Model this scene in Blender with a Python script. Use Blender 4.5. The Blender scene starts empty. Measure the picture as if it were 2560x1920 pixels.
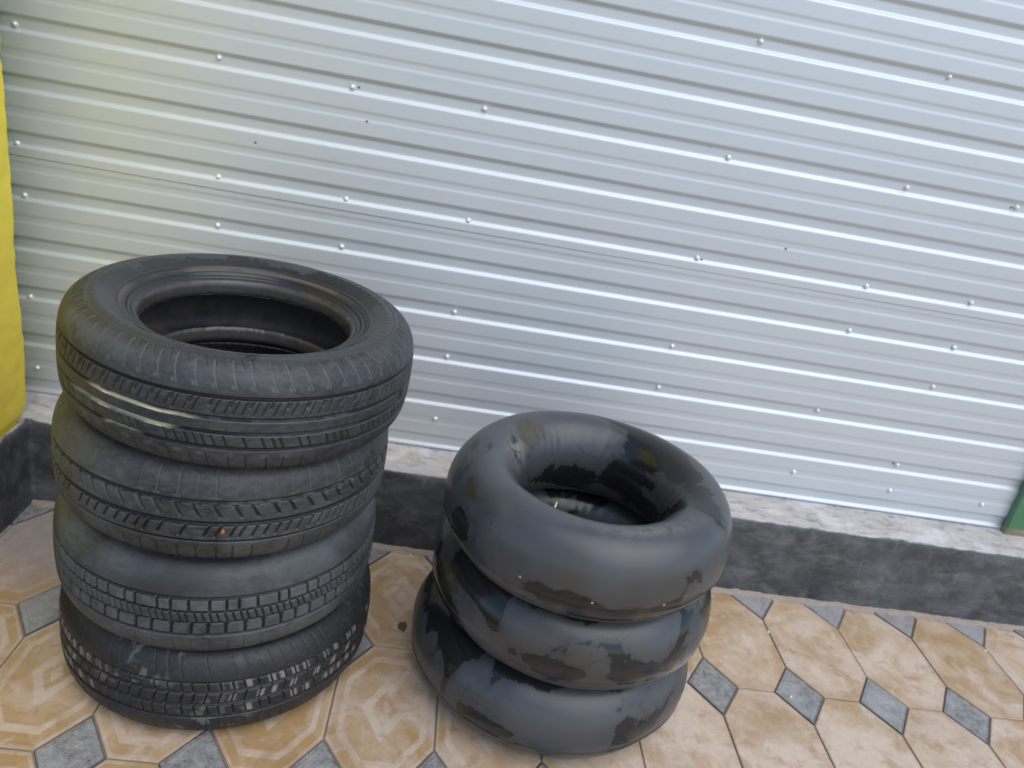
import bpy, math, random
import numpy as np
from mathutils import Vector, Matrix, noise as mnoise

scene = bpy.context.scene
R = math.radians
random.seed(4)
rng = np.random.default_rng(11)

# ------------------------------------------------------------------ camera
CAM = Vector((0.7682, -1.8273, 1.2936))
YAW, PIT, ROL, FPX = 0.10661, 0.38770, 0.19076, 790.93
fwd = Vector((math.sin(YAW)*math.cos(PIT), math.cos(YAW)*math.cos(PIT), -math.sin(PIT)))
rgt = Vector((math.cos(YAW), -math.sin(YAW), 0))
upv = rgt.cross(fwd)
r2 = rgt*math.cos(ROL) + upv*math.sin(ROL)
u2 = -rgt*math.sin(ROL) + upv*math.cos(ROL)
cd = bpy.data.cameras.new('camera')
cam = bpy.data.objects.new('camera', cd)
scene.collection.objects.link(cam)
cam.matrix_world = Matrix(((r2.x, u2.x, -fwd.x, CAM.x), (r2.y, u2.y, -fwd.y, CAM.y),
                           (r2.z, u2.z, -fwd.z, CAM.z), (0, 0, 0, 1)))
cd.sensor_width = 36.0
cd.lens = FPX/1024*36
cd.clip_start = 0.02
cd.clip_end = 1000
cd.dof.use_dof = True
cd.dof.focus_distance = 1.20
cd.dof.aperture_fstop = 6.0
scene.camera = cam

# ------------------------------------------------------------------ light
SUN_EL, SUN_AZ = R(56), R(-50)        # azimuth measured from +x towards +y
w = bpy.data.worlds.new('World')
scene.world = w
w.use_nodes = True
wn = w.node_tree
sky = wn.nodes.new('ShaderNodeTexSky')
sky.sky_type = 'NISHITA'
sky.sun_disc = False
sky.sun_elevation = SUN_EL
sky.sun_rotation = math.pi/2 - SUN_AZ
sky.dust_density = 1.0
sky.ozone_density = 1.0
bg = wn.nodes['Background']
bg.inputs['Strength'].default_value = 0.13
wn.links.new(sky.outputs['Color'], bg.inputs['Color'])
sd = bpy.data.lights.new('sun', 'SUN')
sd.energy = 1.25
sd.angle = R(70)
sd.color = (1.0, 0.985, 0.96)
sun = bpy.data.objects.new('sun', sd)
scene.collection.objects.link(sun)
sdir = Vector((math.cos(SUN_EL)*math.cos(SUN_AZ), math.cos(SUN_EL)*math.sin(SUN_AZ), math.sin(SUN_EL)))
sun.rotation_euler = sdir.to_track_quat('Z', 'Y').to_euler()
scene.view_settings.view_transform = 'Standard'
scene.view_settings.look = 'None'
scene.view_settings.gamma = 1
scene.view_settings.exposure = 0.52
scene.render.engine = 'CYCLES'
scene.render.resolution_x, scene.render.resolution_y = 1024, 768


# ------------------------------------------------------------------ helpers
def smooth(a, b, x):
    t = np.clip((x-a)/(b-a), 0, 1)
    return t*t*(3-2*t)


def link(o):
    scene.collection.objects.link(o)
    return o


def empty(name, label, cat, loc, group=None, rot=(0, 0, 0)):
    o = link(bpy.data.objects.new(name, None))
    o.location = loc
    o.rotation_euler = rot
    o.empty_display_size = .05
    tag(o, label, cat, group)
    return o


def tag(o, label=None, cat=None, group=None, kind=None):
    if label: o['label'] = label
    if cat: o['category'] = cat
    if group: o['group'] = group
    if kind: o['kind'] = kind
    return o


def mesh_np(name, V, F, mat, parent=None, shade=True, attrs=None, uv=None):
    """V (n,3), F (m,4) or list of polygons"""
    me = bpy.data.meshes.new(name)
    V = np.ascontiguousarray(V, dtype=np.float32)
    if isinstance(F, np.ndarray):
        m, k = F.shape
        me.vertices.add(len(V))
        me.vertices.foreach_set('co', V.ravel())
        me.loops.add(m*k)
        me.loops.foreach_set('vertex_index', np.ascontiguousarray(F, dtype=np.int32).ravel())
        me.polygons.add(m)
        me.polygons.foreach_set('loop_start', np.arange(0, m*k, k, dtype=np.int32))
        me.polygons.foreach_set('loop_total', np.full(m, k, dtype=np.int32))
        me.update(calc_edges=True)
    else:
        me.from_pydata([tuple(map(float, v)) for v in V], [], F)
        me.update()
    if shade:
        me.polygons.foreach_set('use_smooth', np.ones(len(me.polygons), dtype=bool))
    for an, arr in (attrs or {}).items():
        a = me.attributes.new(an, 'FLOAT', 'POINT')
        a.data.foreach_set('value', np.ascontiguousarray(arr, dtype=np.float32).ravel())
    me.validate()
    for mm in (mat if isinstance(mat, (list, tuple)) else [mat]):
        me.materials.append(mm)
    o = link(bpy.data.objects.new(name, me))
    if parent is not None: o.parent = parent
    return o


def grid_faces(nu, nv, cu=False, cv=False, flip=False):
    iu = np.arange(nu if cu else nu-1)
    iv = np.arange(nv if cv else nv-1)
    a, b = np.meshgrid(iu, iv, indexing='ij')
    a1, b1 = (a+1) % nu, (b+1) % nv
    f = np.stack([a*nv+b, a1*nv+b, a1*nv+b1, a*nv+b1], -1).reshape(-1, 4)
    return f[:, ::-1].copy() if flip else f


def fbm1(x, seed, octs=4, base=1.0):
    """cheap periodic-free 1-D value noise"""
    x = np.asarray(x, float)
    out = np.zeros_like(x)
    amp = 1.0
    for o in range(octs):
        r_ = np.random.default_rng(seed+o*17)
        t = r_.uniform(-1, 1, 4096)
        xx = x*base*(2**o)+500.3
        i = np.floor(xx).astype(int)
        f = xx-i
        f = f*f*(3-2*f)
        out += amp*(t[i % 4096]*(1-f)+t[(i+1) % 4096]*f)
        amp *= .5
    return out


class NT:
    def __init__(self, name):
        self.m = bpy.data.materials.new(name)
        self.m.use_nodes = True
        self.t = self.m.node_tree
        self.b = self.t.nodes['Principled BSDF']

    def n(self, ty, ins=None, **props):
        nd = self.t.nodes.new('ShaderNode'+ty)
        for k, v in props.items(): setattr(nd, k, v)
        for k, v in (ins or {}).items(): self.put(nd.inputs[k], v)
        return nd

    def put(self, sock, v):
        if hasattr(v, 'is_linked') or hasattr(v, 'links'):
            self.t.links.new(v, sock)
        elif isinstance(v, (tuple, list)) and len(v) == 3 and sock.type == 'RGBA':
            sock.default_value = (*v, 1)
        else:
            sock.default_value = v

    def coord(self, kind='Object'):
        return self.n('TexCoord').outputs[kind]

    def mapping(self, v, scale=(1, 1, 1), loc=(0, 0, 0), rot=(0, 0, 0)):
        return self.n('Mapping', {'Vector': v, 'Scale': scale, 'Location': loc, 'Rotation': rot}).outputs[0]

    def noise(self, v, scale, detail=4, rough=.55, dist=0, out='Fac'):
        nd = self.n('TexNoise', {'Vector': v, 'Scale': scale, 'Detail': detail, 'Roughness': rough, 'Distortion': dist})
        return nd.outputs[out]

    def ramp(self, f, stops, interp='LINEAR'):
        nd = self.n('ValToRGB', {'Fac': f})
        cr = nd.color_ramp
        cr.interpolation = interp
        while len(cr.elements) < len(stops): cr.elements.new(.5)
        for e, (p, c) in zip(cr.elements, stops):
            e.position = p
            e.color = (c, c, c, 1) if isinstance(c, (int, float)) else (*c, 1)
        return nd.outputs['Color']

    def math(self, op, a, b=None, c=None, clamp=False):
        nd = self.n('Math', operation=op, use_clamp=clamp)
        self.put(nd.inputs[0], a)
        if b is not None: self.put(nd.inputs[1], b)
        if c is not None: self.put(nd.inputs[2], c)
        return nd.outputs[0]

    def mix(self, f, a, b, mode='MIX'):
        nd = self.n('Mix', data_type='RGBA', blend_type=mode)
        self.put(nd.inputs[0], f)
        self.put(nd.inputs[6], a)
        self.put(nd.inputs[7], b)
        return nd.outputs[2]

    def mixf(self, f, a, b):
        nd = self.n('Mix', data_type='FLOAT')
        self.put(nd.inputs[0], f)
        self.put(nd.inputs[2], a)
        self.put(nd.inputs[3], b)
        return nd.outputs[0]

    def attr(self, name, out='Fac'):
        return self.n('Attribute', attribute_name=name).outputs[out]

    def bump(self, h, strength=.3, dist=.002, normal=None):
        ins = {'Height': h, 'Strength': strength, 'Distance': dist}
        if normal is not None: ins['Normal'] = normal
        return self.n('Bump', ins).outputs[0]

    def set(self, **kw):
        for k, v in kw.items(): self.put(self.b.inputs[k.replace('_', ' ')], v)
        return self.m


# ------------------------------------------------------------------ materials
def mat_sheet():
    a = NT('pale_sheet_metal')
    co = a.coord()
    streak = a.noise(a.mapping(co, (1.2, 1, 6)), 2.2, 4)
    fine = a.noise(a.mapping(co, (3, 1, 40)), 6, 3)
    c = a.mix(streak, (.60, .638, .662), (.655, .693, .714))
    c = a.mix(a.ramp(fine, [(.4, 0), (.75, .10)]), c, (.54, .56, .56))
    spots = a.noise(co, 38, 2, .5)
    c = a.mix(a.ramp(spots, [(.77, 0), (.80, .35)]), c, (.32, .31, .29))
    smear = a.noise(a.mapping(co, (1.3, 1, 4), (3, 1, 7)), 3.1, 5, .6)
    b = a.bump(a.noise(co, 5.5, 2), .10, .003)
    return a.set(Base_Color=c, Metallic=.26, Roughness=a.mixf(smear, .38, .47), Normal=b)


def mat_simple(name, col, rough=.6, metal=0.0, var=.12, scale=30, bump=.15):
    a = NT(name)
    co = a.coord()
    n = a.noise(co, scale, 5)
    c = a.mix(n, tuple(x*(1-var) for x in col), tuple(min(1, x*(1+var)) for x in col))
    return a.set(Base_Color=c, Roughness=rough, Metallic=metal, Normal=a.bump(n, bump, .002))


def mat_yellow():
    a = NT('yellow_wall_paint')
    co = a.coord()
    n = a.noise(co, 5, 5)
    c = a.mix(n, (.80, .61, .05), (.89, .73, .085))
    d = a.noise(co, 55, 3)
    c = a.mix(a.ramp(d, [(.74, 0), (.78, .7)]), c, (.22, .16, .04))
    h = a.math('ADD', a.noise(co, 22, 6), a.math('MULTIPLY', a.noise(co, 120, 3), .4))
    return a.set(Base_Color=c, Roughness=.62, Normal=a.bump(h, .35, .004))


def mat_black_plinth():
    a = NT('scuffed_black_paint')
    co = a.coord()
    big = a.noise(co, 5.5, 7, .68, .3)
    c = a.mix(a.ramp(big, [(.30, 0), (.72, 1)]), (.026, .029, .033), (.125, .132, .142))
    diag = a.mapping(co, (1, 1, 2.1), (0, 0, 0), (0, R(35), 0))
    s = a.noise(diag, 9.0, 8, .72, .8)
    c = a.mix(a.ramp(s, [(.50, 0), (.78, .75)]), c, (.24, .24, .235))
    patch = a.noise(a.mapping(co, (1, 1, 1.8), (5, 2, 1)), 13, 8, .75, .5)
    c = a.mix(a.ramp(patch, [(.54, 0), (.74, .55)]), c, (.24, .225, .19))
    dk = a.noise(a.mapping(co, (1, 1, 1), (8, 2, 5)), 10, 7, .7, .3)
    c = a.mix(a.ramp(dk, [(.52, 0), (.66, .6)]), c, (.022, .024, .027))
    scr = a.noise(a.mapping(co, (16, 16, 2.0), (1, 0, 0), (0, R(24), 0)), 2.3, 5, .6, .3)
    c = a.mix(a.ramp(scr, [(.67, 0), (.74, .35)]), c, (.30, .30, .29))
    # pale concrete showing through at the chipped top arris
    z = a.n('SeparateXYZ', {'Vector': co}).outputs['Z']
    e = a.math('ADD', z, a.math('MULTIPLY', a.math('SUBTRACT', a.noise(co, 16, 6, .7), .5), .016))
    c = a.mix(a.ramp(a.math('MULTIPLY', e, 4.0), [(.944, 0), (.958, 1)]), c, (.50, .48, .46))
    h = a.noise(co, 60, 7, .7)
    return a.set(Base_Color=c, Roughness=a.mixf(big, .42, .68), Normal=a.bump(h, .5, .003))


def mat_ledge():
    a = NT('bare_pale_concrete')
    co = a.coord()
    n = a.noise(co, 14, 8, .7)
    c = a.mix(n, (.36, .325, .295), (.70, .65, .61))
    sm = a.noise(a.mapping(co, (1, 2.2, 1), (3, 3, 0), (0, 0, R(18))), 16, 7, .72, .5)
    c = a.mix(a.ramp(sm, [(.51, 0), (.66, .85)]), c, (.22, .225, .23))
    dk = a.noise(a.mapping(co, (1, 1, 1), (7, 1, 0)), 60, 5, .7)
    c = a.mix(a.ramp(dk, [(.62, 0), (.69, .8)]), c, (.13, .13, .13))
    wh = a.noise(a.mapping(co, (1, 1, 1), (2, 9, 0)), 9, 6, .7)
    c = a.mix(a.ramp(wh, [(.52, 0), (.62, .55)]), c, (.74, .71, .70))
    return a.set(Base_Color=c, Roughness=.85, Normal=a.bump(a.noise(co, 90, 7, .75), .7, .003))


def mat_octagon():
    a = NT('ochre_octagon_tile')
    uv = a.n('UVMap', uv_map='local').outputs[0]
    s = a.n('SeparateXYZ', {'Vector': uv})
    X = a.math('ABSOLUTE', s.outputs['X'])
    Y = a.math('ABSOLUTE', s.outputs['Y'])
    dg = a.math('ADD', a.math('MULTIPLY', X, .642), a.math('MULTIPLY', Y, .737))
    d = a.math('MAXIMUM', a.math('MAXIMUM', X, Y), dg)
    m = a.math('ADD', X, a.math('MULTIPLY', Y, .92))
    rim = a.ramp(d, [(.70, 0), (.725, 1), (.80, 1), (.825, 0), (.93, 0), (.95, 1)])
    ring = a.ramp(m, [(.0, 1), (.10, 1), (.13, 0), (.24, 0), (.27, 1), (.42, 1), (.45, 0)])
    tex = a.n('TexChecker', {'Vector': a.mapping(uv, (16, 26, 1), (0, 0, 0), (0, 0, R(45))), 'Scale': 1.0}).outputs['Fac']
    emb = a.math('MAXIMUM', rim, ring)
    key = a.math('MULTIPLY', a.math('MAXIMUM', a.math('MULTIPLY', ring, .6), rim), tex)
    rnd = a.attr('tile_random')
    co = a.coord()
    cs = a.n('VectorMath', {0: co, 1: a.n('CombineXYZ', {'X': a.math('MULTIPLY', rnd, 7.0), 'Y': a.math('MULTIPLY', rnd, 3.0), 'Z': rnd}).outputs[0]}, operation='ADD').outputs[0]
    big = a.noise(co, 1.6, 3)
    st = a.noise(cs, 6.0, 7, .62, .7)
    fine = a.noise(co, 70, 5, .7)
    x = a.n('SeparateXYZ', {'Vector': co}).outputs['X']
    pale = a.mix(fine, (.54, .41, .295), (.69, .56, .44))
    ochre = a.mix(fine, (.38, .225, .09), (.51, .325, .15))
    wear = a.math('ADD', a.math('MULTIPLY', emb, a.mixf(a.ramp(a.math('MULTIPLY', x, .4), [(.25, 0), (.62, 1)]), .19, .045)), a.math('ADD', st, a.math('MULTIPLY', a.math('SUBTRACT', big, .5), .35)))
    wear = a.math('ADD', wear, a.math('MULTIPLY', a.math('SUBTRACT', rnd, .5), .16))
    # the paving left of the stacks keeps more of its ochre dust
    wear = a.math('ADD', wear, a.math('MULTIPLY', a.ramp(a.math('MULTIPLY', x, .4), [(.10, 0), (.65, 1)]), .17))
    wear = a.math('SUBTRACT', wear, .085)
    c = a.mix(a.ramp(wear, [(.40, 0), (.66, 1)]), ochre, pale)
    c = a.mix(a.ramp(a.noise(cs, 15, 5, .6, .5), [(.53, 0), (.66, .55)]), c, (.33, .20, .085))
    gy = a.noise(cs, 11, 5, .6, 1.0)
    c = a.mix(a.ramp(gy, [(.58, 0), (.70, .45)]), c, (.52, .44, .37))
    edge = a.math('ADD', d, a.math('MULTIPLY', a.math('SUBTRACT', a.noise(co, 40, 4), .5), .08))
    c = a.mix(a.ramp(edge, [(.93, 0), (.99, .5)]), c, (.36, .26, .165))
    # footmarks and dried splashes across the paving
    st2 = a.noise(a.mapping(co, (1, 1, 1), (4.2, 1.1, 0)), 3.6, 7, .66, .9)
    c = a.mix(a.ramp(st2, [(.46, 0), (.66, .62)]), c, (.37, .24, .115))
    st3 = a.noise(a.mapping(co, (1, 1, 1), (1.2, 7.7, 0)), 21, 6, .7, .5)
    c = a.mix(a.ramp(st3, [(.56, 0), (.70, .6)]), c, (.62, .54, .47))
    # cement dust trodden into the corner by the plinth
    cd_ = a.n('VectorMath', {0: co, 1: (-.12, .06, 0)}, operation='DISTANCE').outputs['Value']
    cd_ = a.math('ADD', cd_, a.math('MULTIPLY', a.math('SUBTRACT', a.noise(co, 7, 6, .65), .5), .35))
    c = a.mix(a.ramp(cd_, [(.27, .95), (.40, 0)]), c, a.mix(a.noise(co, 30, 6, .7), (.27, .22, .20), (.50, .43, .38)))
    sp = a.noise(co, 120, 2, .5)
    c = a.mix(a.ramp(sp, [(.76, 0), (.80, .55)]), c, (.68, .58, .42))
    h = a.math('ADD', a.math('MULTIPLY', emb, .45), a.math('ADD', a.math('MULTIPLY', key, .35), a.math('MULTIPLY', fine, .5)))
    h = a.math('MULTIPLY', h, a.ramp(st, [(.3, 1), (.65, .35)]))
    return a.set(Base_Color=c, Roughness=a.mixf(st, .42, .62), Normal=a.bump(h, .5, .0016))


def mat_diamond():
    a = NT('grey_diamond_tile')
    uv = a.n('UVMap', uv_map='local').outputs[0]
    s = a.n('SeparateXYZ', {'Vector': uv})
    d = a.math('ADD', a.math('ABSOLUTE', s.outputs['X']), a.math('ABSOLUTE', s.outputs['Y']))
    co = a.coord()
    rnd = a.attr('tile_random')
    rot = a.mapping(uv, (7, 7, 1), (0, 0, 0), (0, 0, R(45)))
    v = a.n('TexVoronoi', {'Vector': rot, 'Scale': 1.4, 'Randomness': .55}, feature='DISTANCE_TO_EDGE', distance='MANHATTAN') if False else \
        a.n('TexVoronoi', {'Vector': rot, 'Scale': 1.4, 'Randomness': .55}, feature='DISTANCE_TO_EDGE')
    ln = a.ramp(v.outputs['Distance'], [(.03, 1), (.12, 0)])
    fine = a.noise(co, 48, 7, .8)
    st = a.noise(co, 13, 5, .6)
    c = a.mix(a.ramp(fine, [(.34, 0), (.66, 1)]), (.10, .095, .086), (.41, .39, .36))
    c = a.mix(a.ramp(a.math('ADD', st, a.math('MULTIPLY', a.math('SUBTRACT', rnd, .5), .3)), [(.42, 0), (.68, .6)]), c, (.44, .44, .43))
    c = a.mix(a.math('MULTIPLY', ln, .5), c, (.30, .30, .30))
    rim = a.ramp(d, [(.70, 0), (.74, 1), (.80, 1), (.84, 0)])
    c = a.mix(a.math('MULTIPLY', rim, .30), c, (.30, .30, .29))
    c = a.mix(a.ramp(d, [(.89, 0), (.96, .85)]), c, (.075, .08, .09))
    yel = a.noise(co, 24, 3, .5)
    c = a.mix(a.ramp(yel, [(.70, 0), (.74, .7)]), c, (.45, .36, .20))
    h = a.math('ADD', a.math('MULTIPLY', ln, .5), a.math('ADD', a.math('MULTIPLY', rim, .5), a.math('MULTIPLY', fine, .6)))
    a.b.inputs['Specular IOR Level'].default_value = .3
    return a.set(Base_Color=c, Roughness=.65, Normal=a.bump(h, .6, .0016))


def mat_grout():
    a = NT('sandy_grout')
    co = a.coord()
    n = a.noise(co, 35, 6, .7)
    c = a.mix(n, (.20, .15, .10), (.42, .33, .24))
    return a.set(Base_Color=c, Roughness=.9, Normal=a.bump(n, .5, .002))


def mat_tread(name, seed, dirt=(0.13, .115, .09), dirt_amt=.3, brown=(.06, .05, .035), dust=.5, base=(.012, .0125, .0135), pale=(.072, .076, .080), markcol=(.60, .54, .36)):
    a = NT(name)
    co = a.coord()
    off = a.mapping(co, (1, 1, 1), (seed*3.1, seed*1.7, seed*.9))
    g = a.attr('groove')
    big = a.noise(off, 5, 5, .6, .5)
    fine = a.noise(a.mapping(off, (1, 1, 2)), 70, 5, .7)
    c = a.mix(a.ramp(big, [(.33, 0), (.62, dust)]), base, pale)
    c = a.mix(a.ramp(fine, [(.40, 0), (.75, .55)]), c, tuple(x*1.35 for x in pale))
    c = a.mix(a.ramp(a.noise(a.mapping(off, (1, 1, 3)), 16, 6, .7), [(.50, 0), (.68, .6)]), c, tuple(x*.22 for x in pale))
    br = a.noise(off, 3.3, 4, .6, .3)
    c = a.mix(a.ramp(br, [(.52, 0), (.66, .75)]), c, brown)
    dm = a.noise(off, 26, 4, .6, .3)
    dmask = a.math('MULTIPLY', a.ramp(dm, [(.55, 0), (.62, 1)]), a.ramp(a.noise(off, 4.2, 3), [(.48, 0), (.60, 1)]))
    dmask = a.math('MULTIPLY', a.math('MULTIPLY', dmask, dirt_amt), a.math('SUBTRACT', 1.0, g, clamp=True))
    c = a.mix(dmask, c, dirt)
    c = a.mix(a.math('MULTIPLY', g, .95, clamp=True), c, (.006, .006, .006))
    p = a.attr('pale')
    c = a.mix(a.math('MULTIPLY', p, a.ramp(a.noise(off, 50, 3), [(.30, .25), (.55, 1)])), c, (.11, .115, .12))
    y = a.attr('marking')  # yellow groove streaks on the top tyre, whitish dirt on the bottom one
    c = a.mix(a.math('MULTIPLY', y, a.ramp(a.noise(off, 40, 3), [(.25, .4), (.5, 1)])), c, markcol)
    b = a.bump(fine, .35, .0012)
    return a.set(Base_Color=c, Roughness=a.mixf(big, .42, .62), Normal=b)


def mat_sidewall(name, seed, r0=0.26, dryamt=.9, out=1.0, rb=.18):
    a = NT(name)
    co = a.coord()
    off = a.mapping(co, (1, 1, 1), (seed*2.3, seed*4.1, seed))
    s = a.n('SeparateXYZ', {'Vector': co})
    rr = a.math('SQRT', a.math('ADD', a.math('POWER', s.outputs['X'], 2.0), a.math('POWER', s.outputs['Y'], 2.0)))
    n = a.noise(off, 7, 5, .6, .8)
    fine = a.noise(off, 80, 5, .7)
    # water dried from the rim outward, leaving a wavy tide line
    k = a.math('ADD', a.math('MULTIPLY', a.math('SUBTRACT', rr, r0), 9.0*out), a.math('MULTIPLY', a.math('SUBTRACT', n, .5), 1.5))
    dry = a.ramp(a.math('ADD', k, .5), [(.485, 0), (.515, 1)])
    dry2 = a.ramp(a.noise(off, 4, 4, .6), [(.35, .45), (.65, 1)])
    dm = a.math('MULTIPLY', a.math('MULTIPLY', dry, dry2), dryamt)
    c = a.mix(fine, (.010, .0105, .012), (.018, .019, .021))
    c = a.mix(dm, c, a.mix(fine, (.042, .046, .050), (.066, .070, .074)))
    c = a.mix(a.ramp(a.noise(off, 3.1, 4), [(.55, 0), (.66, .25)]), c, (.032, .024, .011))
    bd = a.math('ADD', a.math('SUBTRACT', rr, rb+.0045), a.math('MULTIPLY', a.math('SUBTRACT', a.noise(off, 42, 5, .7), .5), .012))
    c = a.mix(a.ramp(a.math('ADD', a.math('MULTIPLY', bd, 120.0), .5), [(.2, .75), (.8, 0)]), c, a.mix(a.noise(off, 30, 3), (.045, .040, .036), (.14, .125, .11)))
    return a.set(Base_Color=c, Roughness=a.mixf(dm, .26, .50), Normal=a.bump(fine, .25, .001))


def mat_liner():
    a = NT('inner_liner_rubber')
    co = a.coord()
    n = a.noise(co, 6, 5, .6)
    c = a.mix(a.ramp(n, [(.42, 0), (.5, 1)]), (.028, .028, .029), (.085, .070, .055))
    wv = a.n('TexWave', {'Vector': co, 'Scale': 30.0, 'Distortion': 1.0}, wave_type='RINGS', rings_direction='Z').outputs['Fac']
    return a.set(Base_Color=c, Roughness=.6, Normal=a.bump(wv, .15, .002))


def mat_tube(name, seed, crack=.05, tint=.5):
    a = NT(name)
    co = a.coord()
    off = a.mapping(co, (1, 1, 1), (seed*5.3, seed*2.9, seed*1.3))
    warp = a.n('TexNoise', {'Vector': off, 'Scale': 8.0, 'Detail': 5.0, 'Roughness': .6}).outputs['Color']
    wv = a.n('VectorMath', {0: off, 1: a.n('VectorMath', {0: warp, 'Scale': .13}, operation='SCALE').outputs[0]}, operation='ADD').outputs[0]
    vo = a.n('TexVoronoi', {'Vector': wv, 'Scale': 10.5, 'Randomness': 1.0}, feature='DISTANCE_TO_EDGE').outputs['Distance']
    wid = a.math('MULTIPLY', a.math('MULTIPLY', a.ramp(a.noise(off, 5, 3), [(.40, 0), (.66, 1)]), a.attr('crack')), crack*2.4)
    line = a.math('MULTIPLY', a.math('LESS_THAN', vo, wid), 1.0)
    # water lying in ragged-edged areas, plus shade painted on the top tube's inner wall and the bottom tube's darkened top
    field = a.math('ADD', a.attr('wet_shade'), a.math('MULTIPLY', a.math('SUBTRACT', a.noise(off, 6.0, 6, .56, .9), .5), 1.9))
    pool_shade = a.ramp(field, [(.485, 0), (.525, 1)])
    halo = a.ramp(field, [(.36, 0), (.52, .35)])
    wet_shade_mask = a.math('MAXIMUM', a.math('MAXIMUM', pool_shade, a.math('MULTIPLY', line, .32)), halo)
    dry = a.math('SUBTRACT', 1.0, wet_shade_mask)  # what is neither wet nor darkened by the painted shade
    soft = a.noise(off, 11, 4, .6)
    fine = a.noise(off, 90, 4, .7)
    drycol = a.mix(soft, (.040, .0435, .047), (.084, .089, .095))
    drycol = a.mix(a.ramp(a.noise(off, 3.4, 4, .6), [(.5, 0), (.68, tint)]), drycol, (.064, .054, .042))
    wet_shade_col = a.mix(fine, (.011, .0115, .012), (.019, .0195, .020))
    c = a.mix(dry, wet_shade_col, drycol)
    och = a.noise(a.mapping(off, (1, 1, 1), (9, 3, 4)), 6.5, 5, .6, .5)
    c = a.mix(a.ramp(och, [(.63, 0), (.66, .7)]), c, (.050, .036, .012))
    dust = a.noise(a.mapping(off, (1, 1, 1), (1, 7, 2)), 13, 6, .75)
    c = a.mix(a.ramp(dust, [(.62, 0), (.76, .5)]), c, (.13, .135, .14))
    p = a.attr('pale')
    c = a.mix(a.math('MULTIPLY', p, a.ramp(a.noise(off, 45, 5, .7), [(.42, 0), (.52, 1)])), c, (.38, .35, .30))
    h = a.math('ADD', fine, a.math('MULTIPLY', dry, .3))
    return a.set(Base_Color=c, Roughness=a.mixf(dry, .17, .34), Normal=a.bump(h, .2, .0008))


M = dict(
    sheet=mat_sheet(), yellow=mat_yellow(), plinth=mat_black_plinth(), ledge=mat_ledge(),
    octagon=mat_octagon(), diamond=mat_diamond(), grout=mat_grout(), liner=mat_liner(),
    screw=mat_simple('zinc_screw', (.85, .86, .86), .30, .35, .08),
    hole=mat_simple('dark_hole', (.12, .12, .12), .8),
    green=mat_simple('green_enamel', (.085, .205, .10), .42, 0, .25, 18, .2),
    rust=mat_simple('worn_brown_edge', (.24, .20, .13), .8, 0, .3, 60, .3),
    earth=mat_simple('dusty_ground', (.30, .24, .17), .95, 0, .25, 3, .3),
    brass=mat_simple('dull_brass', (.62, .58, .46), .35, .6, .1),
    speck=mat_simple('yellow_paint', (.42, .39, .12), .7),
    white=mat_simple('white_stone', (.75, .75, .73), .7),
    chip=mat_simple('orange_leaf', (.42, .15, .04), .7),
    brown=mat_simple('brown_leaf', (.10, .065, .035), .8),
)

# ------------------------------------------------------------------ ground and paving
mesh_np('ground', [(-150, -300, -.02), (150, -300, -.02), (150, 150, -.02), (-150, 150, -.02)], [(0, 1, 2, 3)], M['earth'])
tag(bpy.data.objects['ground'], kind='structure')

LX, LY = .22, .37066
HX, HY = .0645, .0945
V, F, MI, UVs, RND = [], [], [], [], []


def tile(cx, cy, poly, sx, sy, mat):
    """one raised tile: top face inset with a rounded edge"""
    n = len(poly)
    dz = random.uniform(-.0010, .0010)
    tx, ty = random.uniform(-.004, .004), random.uniform(-.004, .004)
    rnd = random.random()
    P = np.array(poly, float)
    c = P.mean(0)
    base = len(V)
    prev = np.roll(P, 1, 0)
    nxt = np.roll(P, -1, 0)
    e1 = (P-prev)/np.linalg.norm(P-prev, axis=1)[:, None]
    e2 = (nxt-P)/np.linalg.norm(nxt-P, axis=1)[:, None]
    n1 = np.stack([-e1[:, 1], e1[:, 0]], 1)
    n2 = np.stack([-e2[:, 1], e2[:, 0]], 1)
    bis = (n1+n2)/(1+(n1*n2).sum(1))[:, None]
    levels = [(.0013, -.0065), (.0014, -.0022), (.0023, -.0006), (.0042, 0.0)]
    for ins, z in levels:
        Q = P+bis*ins
        for q in Q:
            V.append((cx+q[0], cy+q[1], z+dz+tx*q[0]+ty*q[1]-.0005))
            UVs.append((q[0]/sx, q[1]/sy))
            RND.append(rnd)
    for l in range(len(levels)-1):
        for k in range(n):
            a, b = base+l*n+k, base+l*n+(k+1) % n
            F.append((a, b, b+n, a+n))
            MI.append(mat)
    F.append(tuple(base+(len(levels)-1)*n+k for k in range(n)))
    MI.append(mat)


octp = [(-LX/2+HX, -LY/2), (LX/2-HX, -LY/2), (LX/2, -LY/2+HY), (LX/2, LY/2-HY), (LX/2-HX, LY/2), (-LX/2+HX, LY/2), (-LX/2, LY/2-HY), (-LX/2, -LY/2+HY)]
diap = [(0, -HY), (HX, 0), (0, HY), (-HX, 0)]
for j in range(-1, 12):
    for i in range(-3, 20):
        tile((i+.5)*LX, -(j+.5)*LY, octp, LX/2, LY/2, 0)
        tile(i*LX, -j*LY, diap, HX, HY, 0 if (i, j) == (0, 0) else 1)
b0 = len(V)
for x, y in ((-.9, -4.6), (4.6, -4.6), (4.6, .5), (-.9, .5)):
    V.append((x, y, -.0052)); UVs.append((0, 0)); RND.append(0)
F.append((b0, b0+1, b0+2, b0+3)); MI.append(2)
fl = mesh_np('floor', np.array(V), F, [M['octagon'], M['diamond'], M['grout']], shade=False, attrs={'tile_random': np.array(RND)})
fl.data.polygons.foreach_set('material_index', np.array(MI, dtype=np.int32))
ul = fl.data.uv_layers.new(name='local')
li = np.empty(len(fl.data.loops), dtype=np.int32)
fl.data.loops.foreach_get('vertex_index', li)
ul.data.foreach_set('uv', np.array(UVs, dtype=np.float32)[li].ravel())
tag(fl, kind='structure')

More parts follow.
